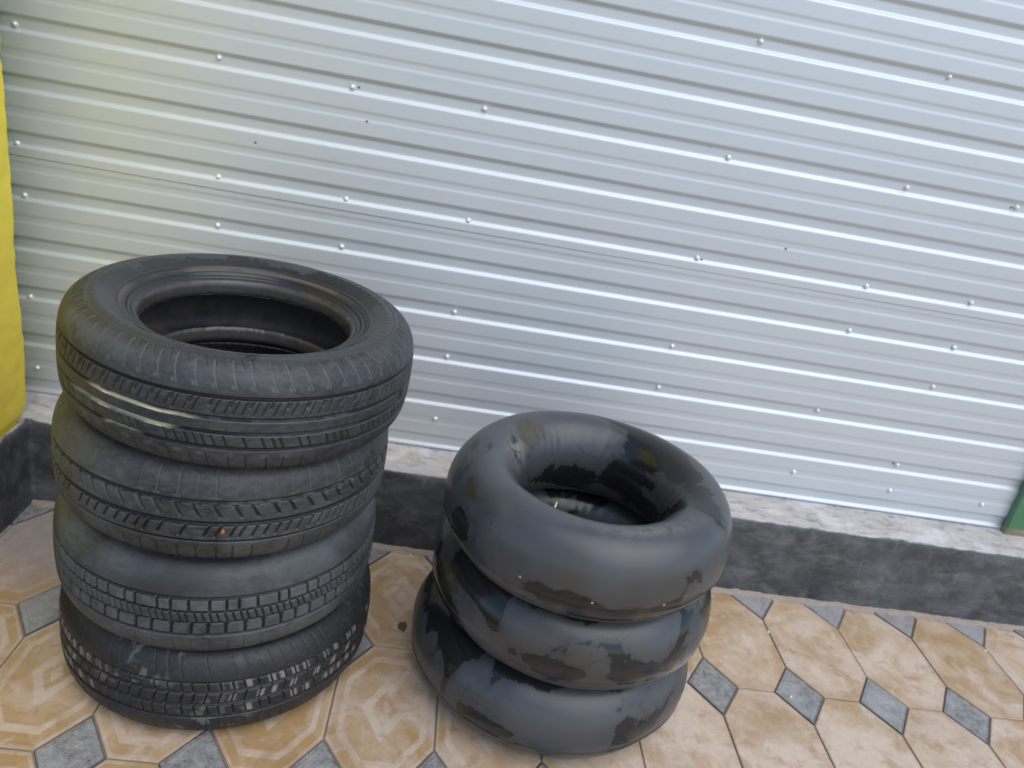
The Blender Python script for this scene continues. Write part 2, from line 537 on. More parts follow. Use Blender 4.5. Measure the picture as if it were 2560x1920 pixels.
# ------------------------------------------------------------------ plinth
PY, PX, H = .019, -.226, .240
pl = empty('low_plinth', 'low black painted concrete plinth with pale bare top, running under the sheet metal wall', 'plinth', (0, 0, 0))
s1 = np.linspace(-3.6, PY, 240)
s2 = np.linspace(PX, 4.5, 420)
path = [(PX, y, 1, 0) for y in s1[:-1]]+[(PX, PY, .7071*1.414, -.7071*1.414)]+[(x, PY, 0, -1) for x in s2[1:]]
prof = [(0, -.004)]+[(0, z) for z in np.linspace(.02, H-.014, 14)]+[(-.0015, H-.007), (-.005, H-.002), (-.011, H)]
P = np.zeros((len(path), len(prof), 3))
for a, (x, y, nx, ny) in enumerate(path):
    for b, (o_, z) in enumerate(prof):
        q = mnoise.noise(Vector((x*7, y*7, z*9)))*.0035+mnoise.noise(Vector((x*28+3, y*28, z*30)))*.0012
        top = .5 if b >= len(prof)-3 else 1
        P[a, b] = (x+nx*(o_+q*top), y+ny*(o_+q*top), z+(mnoise.noise(Vector((x*18, y*18, 3)))*.0022 if b >= len(prof)-3 else 0))
mesh_np('painted_face', P.reshape(-1, 3), grid_faces(len(path), len(prof)), M['plinth'], pl)
# bare tops
gx = np.linspace(PX-.010, 4.5, 300)
gy = np.linspace(PY+.009, .42, 26)
A = np.zeros((300, 26, 3))
for a, x in enumerate(gx):
    for b, y in enumerate(gy):
        A[a, b] = (x, y, H-.0006+mnoise.noise(Vector((x*18, y*18, 3)))*.0022+mnoise.noise(Vector((x*45, y*45, 8)))*.0010)
Vt, Ft = A.reshape(-1, 3), grid_faces(300, 26)
gx = np.linspace(-.62, PX-.010, 14)
gy = np.linspace(-3.6, .42, 200)
B = np.zeros((14, 200, 3))
for a, x in enumerate(gx):
    for b, y in enumerate(gy):
        B[a, b] = (x, y, H-.0006+mnoise.noise(Vector((x*18, y*18, 3)))*.0022)
Ft = np.vstack([Ft, grid_faces(14, 200)+len(Vt)])
Vt = np.vstack([Vt, B.reshape(-1, 3)])
mesh_np('bare_top', Vt, Ft, M['ledge'], pl)
# crumbly mortar along the foot
n_ = 500
xs = np.linspace(PX, 4.5, n_)
wd = .012+.008*np.abs(fbm1(xs, 3, 5, 9))+.004*fbm1(xs, 9, 4, 40)
hh = .006+.004*np.abs(fbm1(xs, 21, 4, 22))
prf = [(-1.0, -.006), (-.95, .0005), (-.6, .45), (-.25, .85), (.25, 1.0)]
C_ = np.zeros((n_, len(prf), 3))
for k, (a, b) in enumerate(prf):
    C_[:, k, 0] = xs
    C_[:, k, 1] = PY+a*np.where(a < 0, wd, .02)
    C_[:, k, 2] = b if k == 0 else b*hh
mort = NT('dusty_mortar')
co_ = mort.coord()
mn = mort.noise(co_, 50, 7, .75)
mort.set(Base_Color=mort.mix(mn, (.20, .155, .115), (.50, .42, .35)), Roughness=.9, Normal=mort.bump(mn, .7, .003))
mesh_np('mortar_joint', C_.reshape(-1, 3), grid_faces(n_, len(prf)), mort.m, pl)

# ------------------------------------------------------------------ yellow wall
yw = empty('yellow_wall', 'bright yellow plastered wall with an uneven edge, at the left above the black plinth', 'wall', (0, 0, H))
zs = np.concatenate([np.linspace(.002, .012, 3), np.linspace(.02, 2.3, 330)])
ys_ = np.concatenate([np.linspace(-.78, -.25, 40), np.linspace(-.23, 0, 40)])
arc = [(0, 0)]+[(-.016*(1-math.cos(t)), .016*math.sin(t)) for t in np.linspace(.15, math.pi/2, 7)]+[(-.2, .016), (-.34, .016)]
nU = len(ys_)+len(arc)-1
W = np.zeros((nU, len(zs), 3))
yend = .023+.0055*fbm1(zs, 40, 3, 8)+.0035*fbm1(zs, 41, 3, 30)
yend -= .05*smooth(.05, .0, zs)+.018*zs
for b, z in enumerate(zs):
    for a in range(nU):
        if a < len(ys_)-1: dx, y = 0, ys_[a]+(yend[b] if ys_[a] > -.25 else 0)
        else: dx, dy = arc[a-len(ys_)+1]; y = yend[b]+dy
        q = mnoise.noise(Vector((y*9, z*9, 1)))*.0035+mnoise.noise(Vector((y*32, z*32, 5)))*.0012
        W[a, b] = (PX-.0035+dx+(q if a < len(ys_)+4 else 0)-.006*float(smooth(.03, 0, z)), y, z)
mesh_np('plaster_face', W.reshape(-1, 3), grid_faces(nU, len(zs)), M['yellow'], yw)

# ------------------------------------------------------------------ corrugated sheets
SY = .169
PITCH, Z0 = .1281, 1.0515        # dark upper lip of the deep grooves


def recess(z):
    t = (z-Z0+.043) % PITCH            # groove lower slope starts near .008
    u = t/PITCH
    t = t
    deep = smooth(.0060, .0180, t)*(1-smooth(.0360, .0480, t))
    tm = (z-Z0+.043+.058) % PITCH
    shal = smooth(.0075, .0160, tm)*(1-smooth(.0250, .0340, tm))
    return .0070*deep+.0012*shal


def sheet(name, label, z0, z1, off, x0, x1, seed):
    zz = np.arange(z0, z1, .0016)
    xx = np.linspace(x0, x1, 150)
    X, Z = np.meshgrid(xx, zz, indexing='ij')
    wv = np.array([[mnoise.noise(Vector((x*1.7, z*1.4, seed)))*.0007+mnoise.noise(Vector((x*5, z*3.5, seed+4)))*.00015 for z in zz[::12]] for x in xx])
    wv = np.repeat(wv, 12, axis=1)[:, :len(zz)]
    k = np.ones(25)/25
    wv = np.apply_along_axis(lambda v: np.convolve(np.pad(v, 12, mode='edge'), k, 'valid'), 1, wv)
    # lips curl a touch where the sheet was cut
    Y = SY+recess(Z)-off+wv
    Pn = np.stack([X, Y, Z], -1)
    # returned edges give the sheet its thickness
    bot = Pn[:, :1].copy(); bot[:, :, 1] += .0009
    top = Pn[:, -1:].copy(); top[:, :, 1] += .0009
    Pn = np.concatenate([bot, Pn, top], 1)
    r_ = empty(name, label, 'metal sheet', (x0, SY, z0))
    Pn -= np.array([x0, SY, z0])
    mesh_np('corrugated_panel', Pn.reshape(-1, 3), grid_faces(len(xx), Pn.shape[1]), M['sheet'], r_)
    return r_


SEAM = .868
low = sheet('corrugated_sheet', 'lower pale grey corrugated metal sheet of the shop front, behind the tyre and tube stacks', .2445, SEAM+.05, 0, -.56, 2.62, 1.3)
upp = sheet('corrugated_sheet', 'upper pale grey corrugated metal sheet, its lower edge lapped over the sheet below', SEAM, 2.35, .0016, -.56, 2.62, 7.7)


def lathe(prof, n=14):
    th = np.linspace(0, 2*np.pi, n, endpoint=False)
    Pp = np.array([[(r*math.cos(t), r*math.sin(t), z) for (r, z) in prof] for t in th])
    return Pp.reshape(-1, 3), grid_faces(n, len(prof), cu=True)


sv, sf = lathe([(.0072, 0), (.0072, .0014), (.0052, .0017), (.0052, .0042), (.0044, .0056), (.0026, .0065), (.0001, .0068)])
sv2 = np.stack([sv[:, 0], -sv[:, 2], sv[:, 1]], 1)
screw_me = None
SCREWS = [(-.283, 1.160), (.169, 1.169), (.478, 1.159), (.792, 1.165), (1.405, 1.425), (1.878, 1.430), (-.293, .895), (.177, .897), (.488, .896), (.795, .895), (1.404, 1.157), (1.873, 1.164), (2.174, 1.165), (-.284, .772), (.179, .776), (.488, .775), (1.395, .899), (1.861, .901), (2.159, .905), (-.284, .511), (.796, .650), (1.392, .651), (1.859, .775), (-.273, .316), (.795, .522), (1.385, .527), (2.151, .654), (.789, .336), (1.850, .532), (1.842, .332), (2.146, .318), (2.141, .401), (2.441, .316), (.175, .650), (.485, .650), (2.165, .775)]
for x, z in SCREWS:
    par, off = (upp, .0016) if z > SEAM else (low, 0)
    loc = Vector((x, SY+float(recess(np.array(z)))-off-.0003, z))-par.location
    if screw_me is None:
        o = mesh_np('screw', sv2, sf, M['screw'], par)
        screw_me = o.data
    else:
        o = link(bpy.data.objects.new('screw', screw_me))
        o.parent = par
    o.location = loc
    o.rotation_euler = (random.uniform(-.25, .25), 0, random.uniform(-.25, .25))
hole_me = None
hv, hf = lathe([(.0026, 0), (.0026, .0006), (.0001, .0006)], 10)
hv = np.stack([hv[:, 0], -hv[:, 2], hv[:, 1]], 1)
for x, z in [(.493, 1.161), (.263, .995), (.52, 1.089), (1.614, .963), (2.160, 1.163), (1.407, .8975), (2.128, .403)]:
    par, off = (upp, .0016) if z > SEAM else (low, 0)
    if hole_me is None:
        o = mesh_np('drill_hole', hv, hf, M['hole'], par); hole_me = o.data
    else:
        o = link(bpy.data.objects.new('drill_hole', hole_me)); o.parent = par
    o.location = Vector((x, SY+float(recess(np.array(z)))-off-.0012, z))-par.location

# ------------------------------------------------------------------ green steel posts at both ends of the sheet wall
def post(x0, x1, y0, y1, label):
    r_ = empty('steel_post', label, 'post', ((x0+x1)/2, (y0+y1)/2, H), 'green steel posts framing the sheet wall')
    hx, hy, h = (x1-x0)/2, (y1-y0)/2, 2.2
    bev = .004
    ring = []
    for sx, sy in ((-1, -1), (1, -1), (1, 1), (-1, 1)):
        for t in ((0, 1, 2, 3)):
            an = {(-1, -1): math.pi, (1, -1): 1.5*math.pi, (1, 1): 0, (-1, 1): .5*math.pi}[(sx, sy)]+t*math.pi/6
            ring.append((sx*(hx-bev)+bev*math.cos(an), sy*(hy-bev)+bev*math.sin(an)))
    zz = np.concatenate([[-.003], np.linspace(.004, h, 60)])
    Pp = np.array([[(x+mnoise.noise(Vector((x*40, y*40, z*12)))*.0008, y+mnoise.noise(Vector((x*40+5, y*40, z*12)))*.0008, z) for z in zz] for x, y in ring])
    mesh_np('post_tube', Pp.reshape(-1, 3), grid_faces(len(ring), len(zz), cu=True), M['green'], r_)
    # splash of old mortar round the foot
    ft = []
    for k, (x, y) in enumerate(ring):
        ft.append([(x*1.03+mnoise.noise(Vector((k, z*60, 2)))*.001, y*1.06, z) for z in (-.002, .008, .016+.006*math.sin(k*2.1))]+[(x*.99, y*.99, .020+.006*math.sin(k*2.1))])
    mesh_np('mortar_foot', np.array(ft).reshape(-1, 3), grid_faces(len(ring), 4, cu=True), M['rust'], r_)
    return r_


post(2.534, 2.625, .146, .1685, 'green painted steel post at the far right end of the sheet metal wall')
post(-.42, -.3135, .135, .1655, 'green painted steel post mostly hidden behind the yellow wall edge')

# ------------------------------------------------------------------ tyres
def resample(ctrl, n):
    """Catmull-Rom through control points, n samples evenly spaced by length"""
    c = np.array(ctrl, float)
    p = np.vstack([2*c[0]-c[1], c, 2*c[-1]-c[-2]])
    out = []
    for i in range(1, len(p)-2):
        for t in np.linspace(0, 1, 24, endpoint=False):
            a, b, d, e = p[i-1], p[i], p[i+1], p[i+2]
            out.append(.5*((2*b)+(-a+d)*t+(2*a-5*b+4*d-e)*t*t+(-a+3*b-3*d+e)*t**3))
    out.append(c[-1])
    o = np.array(out)
    L = np.concatenate([[0], np.cumsum(np.linalg.norm(np.diff(o, axis=0), axis=1))])
    s = np.linspace(0, L[-1], n)
    return np.stack([np.interp(s, L, o[:, 0]), np.interp(s, L, o[:, 1])], 1)


def band(x, c, hw, soft):
    return 1-smooth(hw-soft, hw+soft, np.abs(x-c))


def lateral(th, z, N, hw, slant, z0, z1, rad, seed=0, jit=.12, keep=1.0, curve=0.0):
    """N cross-cuts round the tyre in the strip z0..z1, half width hw metres"""
    ph = th*N/(2*np.pi)+slant*(z-(z0+z1)/2)*N/(2*np.pi*rad)+curve*((z-(z0+z1)/2)/(z1-z0))**2
    i = np.floor(ph)
    r_ = np.random.default_rng(seed)
    tb = r_.uniform(-jit, jit, N+4)
    kp = r_.uniform(0, 1, N+4) < keep
    d = (ph-i-.5-tb[i.astype(int) % N])*2*np.pi*rad/N
    return (1-smooth(hw*.6, hw*1.3, np.abs(d)))*band(z, (z0+z1)/2, (z1-z0)/2, .0012)*kp[i.astype(int) % N]


def rotate(tilt):
    return (math.atan(tilt[1]), -math.atan(tilt[0]), 0)


def tyre(label, cx, cy, z0, Rr, wd, tilt, hole, bead_drop, cuts, mats, seed, NT_=1500):
    t = empty('car_tyre', label, 'tyre', (cx, cy, z0), 'car tyres stacked on the left', rotate(tilt))
    hw = wd/2
    zsh = hw*.90
    ctrl_half = [(Rr, 0), (Rr-.0008, .03), (Rr-.003, hw*.52), (Rr-.0075, hw*.68), (Rr-.016, hw*.82), (Rr-.029, hw*.925), (Rr-.040, hw*.962)]
    ctrl = [(r, -z) for r, z in ctrl_half[:0:-1]]+ctrl_half
    pr = resample(ctrl, 190)
    th = np.linspace(0, 2*np.pi, NT_, endpoint=False)
    TH, Z = np.meshgrid(th, pr[:, 1], indexing='ij')
    RAD = np.repeat(pr[None, :, 0], NT_, 0)
    g, pale, marks = cuts(TH, Z, Rr)
    wob = np.array([mnoise.noise(Vector((math.cos(a)*1.3, math.sin(a)*1.3, seed)))*.0022 for a in th])[:, None]
    r = RAD-g+wob
    # displacement of the curved shoulder also pulls in z
    zz = Z-g*.4*np.clip((np.abs(Z)-hw*.6)/(hw*.4), 0, 1)*np.sign(Z)
    P = np.stack([r*np.cos(TH), r*np.sin(TH), zz+hw], -1)
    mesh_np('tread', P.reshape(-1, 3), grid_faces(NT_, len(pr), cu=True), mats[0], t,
            attrs={'groove': np.clip(g/.0045, 0, 1), 'pale': pale, 'marking': marks})
    # sidewalls
    zb = hw-bead_drop
    rb = hole
    rs, zs_ = ctrl_half[-1]
    side = [(rs, zs_), (rs-.005, hw*.982), (rs-.007, hw*.968), (rs-.011, hw*.990), (rs-.018, hw)]
    ra, za, rz, zz_ = rs-.018, hw, rb+.011, zb+.0115
    for t_, ex in ((.12, 0), (.25, 0), (.38, 0), (.50, 0), (.545, .0014), (.575, .0014), (.62, 0), (.74, 0), (.78, .0016), (.82, .0016), (.86, -.0006), (.90, -.0006), (.94, .001), (1.0, 0)):
        side.append((ra+(rz-ra)*t_, za-(za-zz_)*t_**1.25+ex))
    side += [(rb+.0065, zb+.0100), (rb+.0030, zb+.0068), (rb+.0008, zb+.002), (rb, zb-.004), (rb+.0005, zb-.014), (rb+.004, zb-.021)]
    sp = resample(side, 120)
    NS = 420
    ths = np.linspace(0, 2*np.pi, NS, endpoint=False)
    for sgn in (1, -1):
        Pp = np.zeros((NS, len(sp), 3))
        wob2 = np.array([mnoise.noise(Vector((math.cos(a)*1.3, math.sin(a)*1.3, seed)))*.0022 for a in ths])
        rag = np.array([mnoise.noise(Vector((math.cos(a)*9, math.sin(a)*9, seed+2)))*.0012+mnoise.noise(Vector((math.cos(a)*30, math.sin(a)*30, seed+2)))*.0007 for a in ths])
        k = np.linspace(0, 1, len(sp))
        kk = smooth(.8, 1, k)
        rr_ = sp[None, :, 0]+wob2[:, None]*(1-k)[None]+rag[:, None]*kk[None]
        Pp[..., 0] = rr_*np.cos(ths)[:, None]
        Pp[..., 1] = rr_*np.sin(ths)[:, None]
        Pp[..., 2] = hw+sgn*(sp[None, :, 1]+rag[:, None]*kk[None])
        # short ribs moulded round the outer sidewall
        rib = (np.abs((ths*90/(2*np.pi)) % 1-.5) < .16)[:, None]*band(sp[None, :, 0], rs-.018, .007, .002)
        Pp[..., 2] += sgn*rib*.0006
        mesh_np('sidewall', Pp.reshape(-1, 3), grid_faces(NS, len(sp), cu=True, flip=(sgn < 0)), mats[1], t)
    inn = [(rb+.004, zb-.021), (rb+.012, zb-.012), (rs-.060, hw*.80), (rs-.030, hw*.86), (rs-.006, hw*.82), (Rr-.022, hw*.66), (Rr-.015, hw*.3), (Rr-.013, 0)]
    inn = inn+[(r_, -z_) for r_, z_ in inn[-2::-1]]
    ip = resample(inn, 90)
    NI = 300
    thi = np.linspace(0, 2*np.pi, NI, endpoint=False)
    # fine ribs pressed inside the crown by the mould
    ribs_ = (.0006*np.sin(thi*150))[:, None]*band(ip[None, :, 1], 0, hw*.55, .01)
    Pi = np.zeros((NI, len(ip), 3))
    Pi[..., 0] = (ip[None, :, 0]+ribs_)*np.cos(thi)[:, None]
    Pi[..., 1] = (ip[None, :, 0]+ribs_)*np.sin(thi)[:, None]
    Pi[..., 2] = hw+ip[None, :, 1]
    mesh_np('inner_liner', Pi.reshape(-1, 3), grid_faces(NI, len(ip), cu=True), M['liner'], t)
    return t


def deg(TH):
    d = np.degrees(TH)
    return np.where(d > 180, d-360, d)


def cuts1(TH, Z, Rr):
    g = np.zeros_like(Z)
    for c, h_ in ((.046, .0022), (.011, .0026), (-.0145, .0026), (-.042, .0026)):
        g = np.maximum(g, .0066*band(Z, c, h_*1.25, .0010))
    # shoulder sipes, only shallow lines now
    sp = lateral(TH, Z, 66, .0011, .35, .060, .098, Rr, 1, .05)
    g = np.maximum(g, .0007*sp)
    g = np.maximum(g, .0014*lateral(TH, Z, 132, .0011, .9, .088, .106, Rr, 2, .1, .85))
    g = np.maximum(g, .0026*lateral(TH, Z, 132, .0014, -.4, .018, .042, Rr, 3, .18, .9))
    g = np.maximum(g, .0026*lateral(TH, Z, 66, .0022, -.4, .031, .043, Rr, 8, .1))
    g = np.maximum(g, .0030*lateral(TH, Z, 132, .0019, .4, -.038, -.020, Rr, 4, .16, .78))
    g = np.maximum(g, .0022*lateral(TH, Z, 66, .0013, .1, -.104, -.055, Rr, 5, .08))
    g = np.maximum(g, .0030*lateral(TH, Z, 9, .010, 0, -.012, .009, Rr, 6, .35, .4))
    D = deg(TH)
    pale = sp*.9
    dot = lateral(TH, Z, 66, .0026, .35, .060, .066, Rr, 1, .05)
    pale = np.maximum(pale, dot*.7)
    pale = np.maximum(pale, .6*lateral(TH, Z, 44, .007, 0, -.058, -.050, Rr, 12, .2, .75)*band(D, -90, 38, 6))
    scuff = band(Z, .078, .012, .008)*band(D, -128, 22, 8)
    pale = np.maximum(pale, .55*scuff)
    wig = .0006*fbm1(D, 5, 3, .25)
    mark = band(Z+wig, .0075, .0012, .0010)*smooth(-127, -118, D)*(1-smooth(-97, -84, D))  # pale yellow streaks along the grooves, over part of the circumference
    mark = np.maximum(mark, band(Z+wig, -.0165, .0016, .0011)*smooth(-137, -124, D)*(1-smooth(-97, -92, D)))
    mark = np.maximum(mark, band(Z+wig, -.0435, .0013, .0010)*smooth(-120, -115, D)*(1-smooth(-108, -103, D)))
    glint = .55*band(Z+wig, .0082, .0013, .0010)*smooth(-86, -84, D)*(1-smooth(-45, -35, D))*(.35+.65*(fbm1(D, 9, 3, .12) > .0))  # wet-groove highlights painted in as pale streaks
    glint = np.maximum(glint, .45*band(Z+wig, -.0165, .0011, .0010)*smooth(-80, -70, D)*(1-smooth(-45, -35, D)))
    pale = np.maximum(pale, glint*1.2)
    return g, np.clip(pale, 0, 1), mark


def cuts2(TH, Z, Rr):
    g = np.zeros_like(Z)
    for c, h_ in ((.0375, .0028), (-.003, .0036), (-.038, .0014)):
        g = np.maximum(g, .0068*band(Z, c, h_*1.3, .0010))
    sp = lateral(TH, Z, 62, .0010, 0, .048, .086, Rr, 31, .06)
    hk = lateral(TH, Z, 62, .0065, 0, .046, .0485, Rr, 31, .06, .55)
    g = np.maximum(g, .0009*np.maximum(sp, hk))
    g = np.maximum(g, .0040*lateral(TH, Z, 62, .0026, .55, .010, .036, Rr, 32, .10))
    g = np.maximum(g, .0040*lateral(TH, Z, 62, .0056, 0, .030, .036, Rr, 33, .08))
    g = np.maximum(g, .0040*lateral(TH, Z, 100, .0024, -.5, -.030, -.008, Rr, 34, .14, .92))
    g = np.maximum(g, .0022*lateral(TH, Z, 62, .0020, 0, -.090, -.048, Rr, 35, .1, .8))
    D = deg(TH)
    pale = .45*np.maximum(sp, hk)
    pale = np.maximum(pale, .5*lateral(TH, Z, 62, .012, 0, .033, .0375, Rr, 36, .1, .55)*smooth(-100, -70, D))
    pale = np.maximum(pale, .4*band(Z, -.0345, .0022, .001)*smooth(-70, -50, D))
    return g, np.clip(pale, 0, 1), np.zeros_like(Z)


def cuts3(TH, Z, Rr):
    g = np.zeros_like(Z)
    for c, h_ in ((.041, .0026), (.014, .0019), (-.009, .0014), (-.037, .0026)):
        g = np.maximum(g, .0068*band(Z, c, h_*1.3, .0010))
    g = np.maximum(g, .0046*lateral(TH, Z, 66, .0024, .05, .016, .038, Rr, 41, .22))
    g = np.maximum(g, .0040*lateral(TH, Z, 150, .0017, .30, -.0065, .011, Rr, 42, .15))
    g = np.maximum(g, .0046*lateral(TH, Z, 62, .0026, 0, -.036, -.010, Rr, 43, .1))
    g = np.maximum(g, .0030*lateral(TH, Z, 62, .0050, 0, -.016, -.011, Rr, 43, .1))
    g = np.maximum(g, .0012*lateral(TH, Z, 62, .0014, 0, -.090, -.050, Rr, 45, .1, .7))
    pale = .75*band(Z, .027, .0095, .0012)*(.55+.45*(fbm1(TH*11, 77, 2, 1)>-.1))+.45*band(Z, -.023, .010, .0012)*(fbm1(TH*14, 78, 2, 1)>-.2)
    pale = pale*(1-np.clip(g/.003, 0, 1))
    return g, pale, np.zeros_like(Z)


def cuts4(TH, Z, Rr):
    g = np.zeros_like(Z)
    for c, h_ in ((.046, .0016), (.024, .0026), (-.005, .0030), (-.034, .0024)):
        g = np.maximum(g, .0068*band(Z, c, h_*1.3, .0010))
    g = np.maximum(g, .0009*lateral(TH, Z, 84, .0012, .3, .054, .092, Rr, 51, .1, .8))
    g = np.maximum(g, .0040*lateral(TH, Z, 84, .0018, .25, .028, .045, Rr, 52, .14))
    g = np.maximum(g, .0038*lateral(TH, Z, 84, .0016, -.25, -.002, .021, Rr, 53, .14))
    g = np.maximum(g, .0038*lateral(TH, Z, 84, .0016, .2, -.031, -.008, Rr, 54, .14))
    g = np.maximum(g, .0018*lateral(TH, Z, 84, .0016, 0, -.092, -.046, Rr, 55, .1, .8))
    D = deg(TH)
    side = np.maximum(1-smooth(-128, -105, D), smooth(-78, -66, D))
    blk = lateral(TH, Z, 84, .0070, .25, .029, .044, Rr, 56, .14, .7)+lateral(TH, Z, 84, .0065, -.25, .001, .017, Rr, 57, .2, .45)+lateral(TH, Z, 84, .0070, .2, -.028, -.011, Rr, 58, .2, .5)
    mark = .8*np.clip(blk, 0, 1)*side*(1-np.clip(g/.002, 0, 1))*band(Z, .005, .05, .01)
    return g, np.zeros_like(Z), mark


TY = [(.4085, -.4110, .3115, .1970, (-.0320, .0140)), (.3868, -.3973, .3094, .1945, (-.0080, -.0020)),
      (.3823, -.3947, .3107, .2046, (.0006, .0023)), (.3848, -.3801, .3169, .2037, (0, 0))]
Z4 = 0.0005
Z3 = Z4+.2037
Z2 = Z3+.2046
Z1 = Z2+.1945
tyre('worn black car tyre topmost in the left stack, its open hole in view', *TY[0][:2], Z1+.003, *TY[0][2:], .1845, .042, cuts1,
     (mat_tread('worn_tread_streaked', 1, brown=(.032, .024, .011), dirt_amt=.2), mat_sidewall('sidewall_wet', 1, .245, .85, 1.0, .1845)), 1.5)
tyre('dusty car tyre second from the top of the left stack, faint hooked shoulder lines', *TY[1][:2], Z2, *TY[1][2:], .1800, .036, cuts2,
     (mat_tread('worn_tread_dusty', 2, dust=.75, brown=(.034, .030, .023), dirt_amt=.3, pale=(.080, .082, .081)), mat_sidewall('sidewall_dusty', 2, .20, .95)), 3.5)
tyre('car tyre third from the top of the left stack, with wide smooth grey shoulder', *TY[2][:2], Z3, *TY[2][2:], .1800, .036, cuts3,
     (mat_tread('block_tread_grey', 3, dust=.95, pale=(.080, .087, .092), brown=(.026, .026, .025), dirt_amt=.25), mat_sidewall('sidewall_dry_grey', 3, .262, 1.0)), 5.5)
tyre('darkest car tyre at the bottom of the left stack, whitish dirt on its tread', *TY[3][:2], Z4, *TY[3][2:], .1800, .036, cuts4,
     (mat_tread('dark_tread_dirty', 4, dust=.3, dirt=(.30, .27, .23), dirt_amt=.35, brown=(.020, .018, .015), pale=(.036, .038, .042), markcol=(.27, .25, .22)), mat_sidewall('sidewall_dark', 4, .26, .5)), 7.5)


# ------------------------------------------------------------------ inner tubes
def tube(label, cx, cy, cz, Rr, wd, ht, tilt, mat, seed, pale_fn=None, wet_shade_fn=None, crack_fn=None):
    t = empty('inner_tube', label, 'inner tube', (cx, cy, cz-ht/2), 'inflated inner tubes stacked on the right', rotate(tilt))
    NU, NV = 420, 170
    u = np.linspace(0, 2*np.pi, NU, endpoint=False)
    v = np.linspace(0, 2*np.pi, NV, endpoint=False)
    U, Vv = np.meshgrid(u, v, indexing='ij')
    rc = Rr-wd/2
    lump = np.zeros((NU, NV))
    for a in range(0, NU):
        lump[a] = mnoise.noise(Vector((math.cos(u[a])*1.6, math.sin(u[a])*1.6, seed)))*.0045+mnoise.noise(Vector((math.cos(u[a])*4, math.sin(u[a])*4, seed+3)))*.0015
    # contact flattens the top and bottom a little
    cs, sn = np.cos(Vv), np.sin(Vv)
    fl_ = np.sign(sn)*np.abs(sn)**1.0
    rr = rc+(wd/2+lump)*np.sign(cs)*np.abs(cs)**.97
    zz = ht/2+(ht/2+lump*.3)*fl_
    # moulding seam round the outside and fine stretch wrinkles on the inside
    seam = np.exp(-((Vv-5.95)/.014)**2)*.0022-np.exp(-((Vv-5.99)/.012)**2)*.0009+np.exp(-((Vv-.0)/.03)**2)*0
    wr = np.sin(U*95+2*np.sin(U*7))*.00035*smooth(-.2, -.9, cs) if False else np.zeros_like(U)
    inner = np.clip(-cs, 0, 1)**2
    wr = inner*.0005*np.sin(U*46+3*np.sin(U*5+seed))*(.5+.5*np.sin(U*3+seed))
    rr = rr+(seam+wr)*cs
    zz = zz+(seam+wr)*sn
    P = np.stack([rr*np.cos(U), rr*np.sin(U), zz], -1)
    pale = pale_fn(U, Vv) if pale_fn else np.zeros_like(U)
    mesh_np('tube_body', P.reshape(-1, 3), grid_faces(NU, NV, cu=True, cv=True), mat, t, attrs={'pale': pale, 'wet_shade': wet_shade_fn(U, Vv), 'crack': crack_fn(U, Vv)})
    return t


def angd(a, b):
    return np.abs((a-b+np.pi) % (2*np.pi)-np.pi)


def spot(U, V, u0, su, v0, sv, amp=1.0):
    return amp*np.exp(-(angd(U, R(u0))/R(su))**2-(angd(V, R(v0))/R(sv))**2)


# wetness of each tube, plus painted shade inside the top one and a darker top on the bottom one, round the ring (u: 270 faces the camera) and over its section (v: 90 is the top)
def wet_shade1(U, V):
    w_ = .25+spot(U, V, 270, 200, 205, 24, .55)+spot(U, V, 20, 38, 105, 42, .85)+spot(U, V, 75, 30, 70, 22, .62)+spot(U, V, 95, 40, 185, 35, .40)  # first spot: shade painted on the inner wall
    w_ += spot(U, V, 208, 10, -5, 30, .62)+spot(U, V, 285, 40, -20, 13, .50)+spot(U, V, 250, 14, -8, 14, .35)+spot(U, V, 150, 14, 125, 26, .40)
    return w_-spot(U, V, 12, 13, 75, 20, 1.1)-spot(U, V, 235, 40, 80, 60, .14)-spot(U, V, 110, 14, 120, 22, .5)-spot(U, V, 75, 12, 115, 18, .4)


def crack1(U, V):
    return .0+spot(U, V, 80, 50, 120, 50, .8)+spot(U, V, 210, 22, 0, 40, .6)


def wet2(U, V):
    return .41+spot(U, V, 212, 14, 55, 25, .42)+spot(U, V, 290, 15, -2, 14, .62)+spot(U, V, 262, 13, -8, 12, .45)+spot(U, V, 258, 30, 75, 16, .4)-spot(U, V, 276, 8, -5, 20, .4)


def crack2(U, V):
    return .0+spot(U, V, 205, 30, 20, 60, .9)+spot(U, V, 275, 30, 10, 40, .5)


def wet_dark3(U, V):
    return .38+spot(U, V, 200, 25, 60, 30, .40)+spot(U, V, 262, 60, 85, 20, .55)+spot(U, V, 243, 14, -8, 13, .42)+spot(U, V, 297, 10, 0, 14, .35)  # second spot darkens the top, under the tube above


def crack3(U, V):
    return .0+spot(U, V, 215, 30, 25, 60, .5)


TB = [(1.122, -.4215, .4764, .295, .141, .187, (.005, .022)), (1.1264, -.3863, .2897, .307, .164, .184, (-.024, .024)), (1.1202, -.3687, .0985, .3194, .187, .196, (0, 0))]
t1 = tube('grey black inner tube on top of the right stack, its round hole open to view', *TB[0], mat_tube('tube_rubber_dusty', 1, .035, .9), 2.2, lambda U, V: spot(U, V, 158, 14, 140, 22, .5)+spot(U, V, 285, 26, 88, 12, .22), wet_shade1, crack1)
t2 = tube('middle inner tube of the right stack, with wet cracks and whitish crust at its right', *TB[1], mat_tube('tube_rubber_cracked', 2, .05, .9), 4.4,
          lambda U, Vv: np.exp(-(angd(U, R(-42))/.30)**2)*np.exp(-(angd(Vv, R(-22))/.30)**2)*.9, wet2, crack2)
t3 = tube('bottom inner tube of the right stack, darker and widest, resting on the floor tiles', *TB[2], mat_tube('tube_rubber_dark', 3, .035, .3), 6.6, None, wet_dark3, crack3)


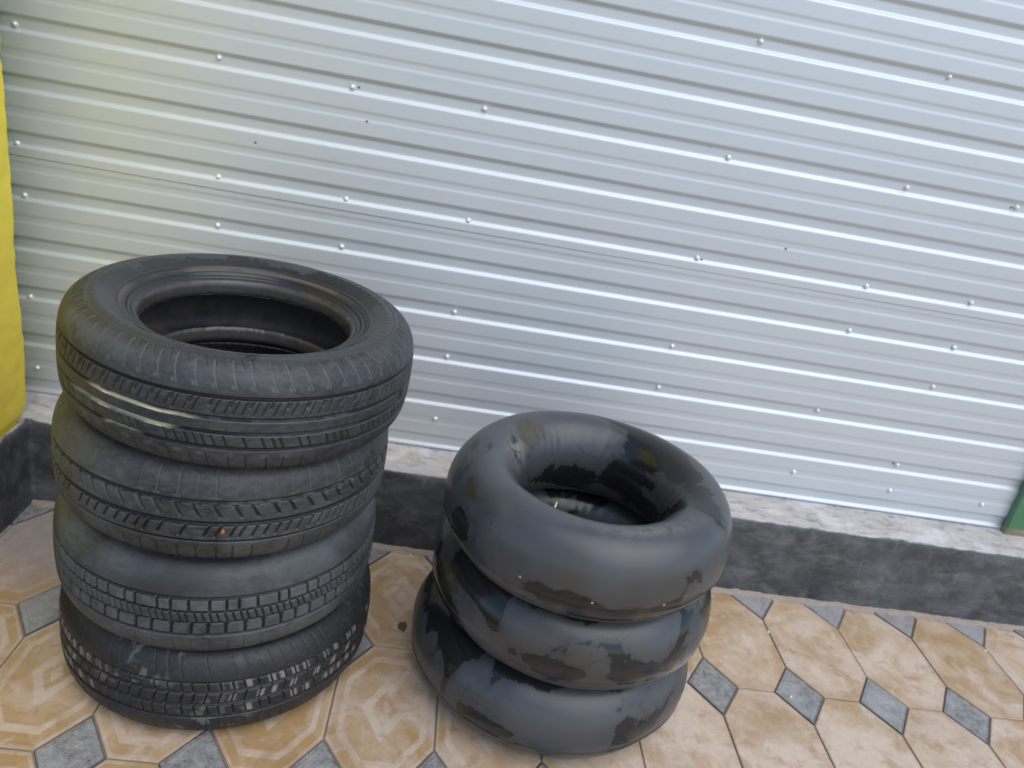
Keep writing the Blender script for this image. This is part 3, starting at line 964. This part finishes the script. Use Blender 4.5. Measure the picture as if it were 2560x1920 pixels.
def stick(name, a, b, ra, rb_, mat, parent, n=12):
    a, b = Vector(a), Vector(b)
    d = (b-a)
    q = d.to_track_quat('Z', 'Y')
    L = d.length
    v_, f_ = lathe([(ra*1.9, 0), (ra*1.7, L*.10), (ra, L*.16), (ra, L*.6), (rb_*1.25, L*.62), (rb_*1.25, L*.80), (rb_, L*.82), (rb_, L), (.0001, L)], n)
    v_ = np.array([q @ Vector(x)+a for x in v_])
    inv = parent.matrix_basis.inverted() if parent is not None else Matrix()
    v_ = np.array([inv @ Vector(x) for x in v_])
    return mesh_np(name, v_, f_, mat, parent)


stick('valve_stem', (1.084, -.268, .350), (1.094, -.244, .376), .0032, .0026, M['brass'], t2)


# yellow paint specks on the top tube (flat flecks on its surface)
def ray(u, v):
    return (fwd+r2*((u-512)/FPX)-u2*((v-384)/FPX)).normalized()


def blob(name, loc, nrm, rx, ry, th, mat, seed, parent=None):
    """small irregular flake lying on a surface"""
    q = Vector(nrm).to_track_quat('Z', 'Y')
    n = 16
    pts = []
    ring = [rx*(1+.35*mnoise.noise(Vector((math.cos(k/n*6.283)*1.4, math.sin(k/n*6.283)*1.4, seed)))) for k in range(n)]
    for (s, z) in ((1, -th*.4), (1.02, th*.3), (.8, th*.8), (.4, th), (.001, th)):
        for k in range(n):
            a = k/n*6.283
            pts.append(q @ Vector((ring[k]*s*math.cos(a), ring[k]*s*ry/rx*math.sin(a), z)))
    Pp = np.array(pts)
    F_ = grid_faces(5, n, cv=True)
    if parent is None:
        o = mesh_np(name, Pp, F_, mat)
        o.location = loc
    else:
        inv = parent.matrix_basis.inverted()
        o = mesh_np(name, np.array([inv @ (Vector(p)+Vector(loc)) for p in Pp]), F_, mat, parent)
    return o


bpy.context.view_layer.update()
dg = bpy.context.evaluated_depsgraph_get()


def hit(u, v):
    """where the thing seen at this place of the photograph lies"""
    ok, loc, nrm, *_ = scene.ray_cast(dg, CAM, ray(u, v))
    return loc, nrm


for k, (u, v) in enumerate(((520, 577), (592, 603), (664, 605))):
    l_, n_2 = hit(u, v)
    blob('paint_speck', l_, n_2, .0026, .0022, .0006, M['speck'], k*3.3, t1)

l_, n_2 = hit(222.8, 531.5)
tag(blob('leaf_scrap', l_+n_2*.0006, n_2, .0030, .0045, .0010, M['chip'], 2.2), 'tiny orange leaf scrap stuck in the tread of the second tyre', 'leaf')
tag(blob('leaf_scrap', Vector((.784, -.295, .0004)), (0, 0, 1), .010, .017, .002, M['brown'], 9.1), 'small dark brown leaf scrap on a floor tile between the two stacks', 'leaf')
for (x, y, lab) in ((.779, -.012, 'tiny white pebble on the floor at the plinth foot between the two stacks'),
                    (1.733, -.383, 'tiny white pebble on a grey diamond floor tile right of the inner tubes'),
                    (1.758, -.147, 'tiny white pebble in a tile joint near the plinth, right of the inner tubes'),
                    (2.413, -.111, 'tiny white pebble in a tile joint at the far right')):
    tag(blob('white_pebble', Vector((x, y, .0005)), (0, 0, 1), .0034, .0028, .0035, M['white'], x*9), lab, 'pebble', 'white pebbles on the paving')
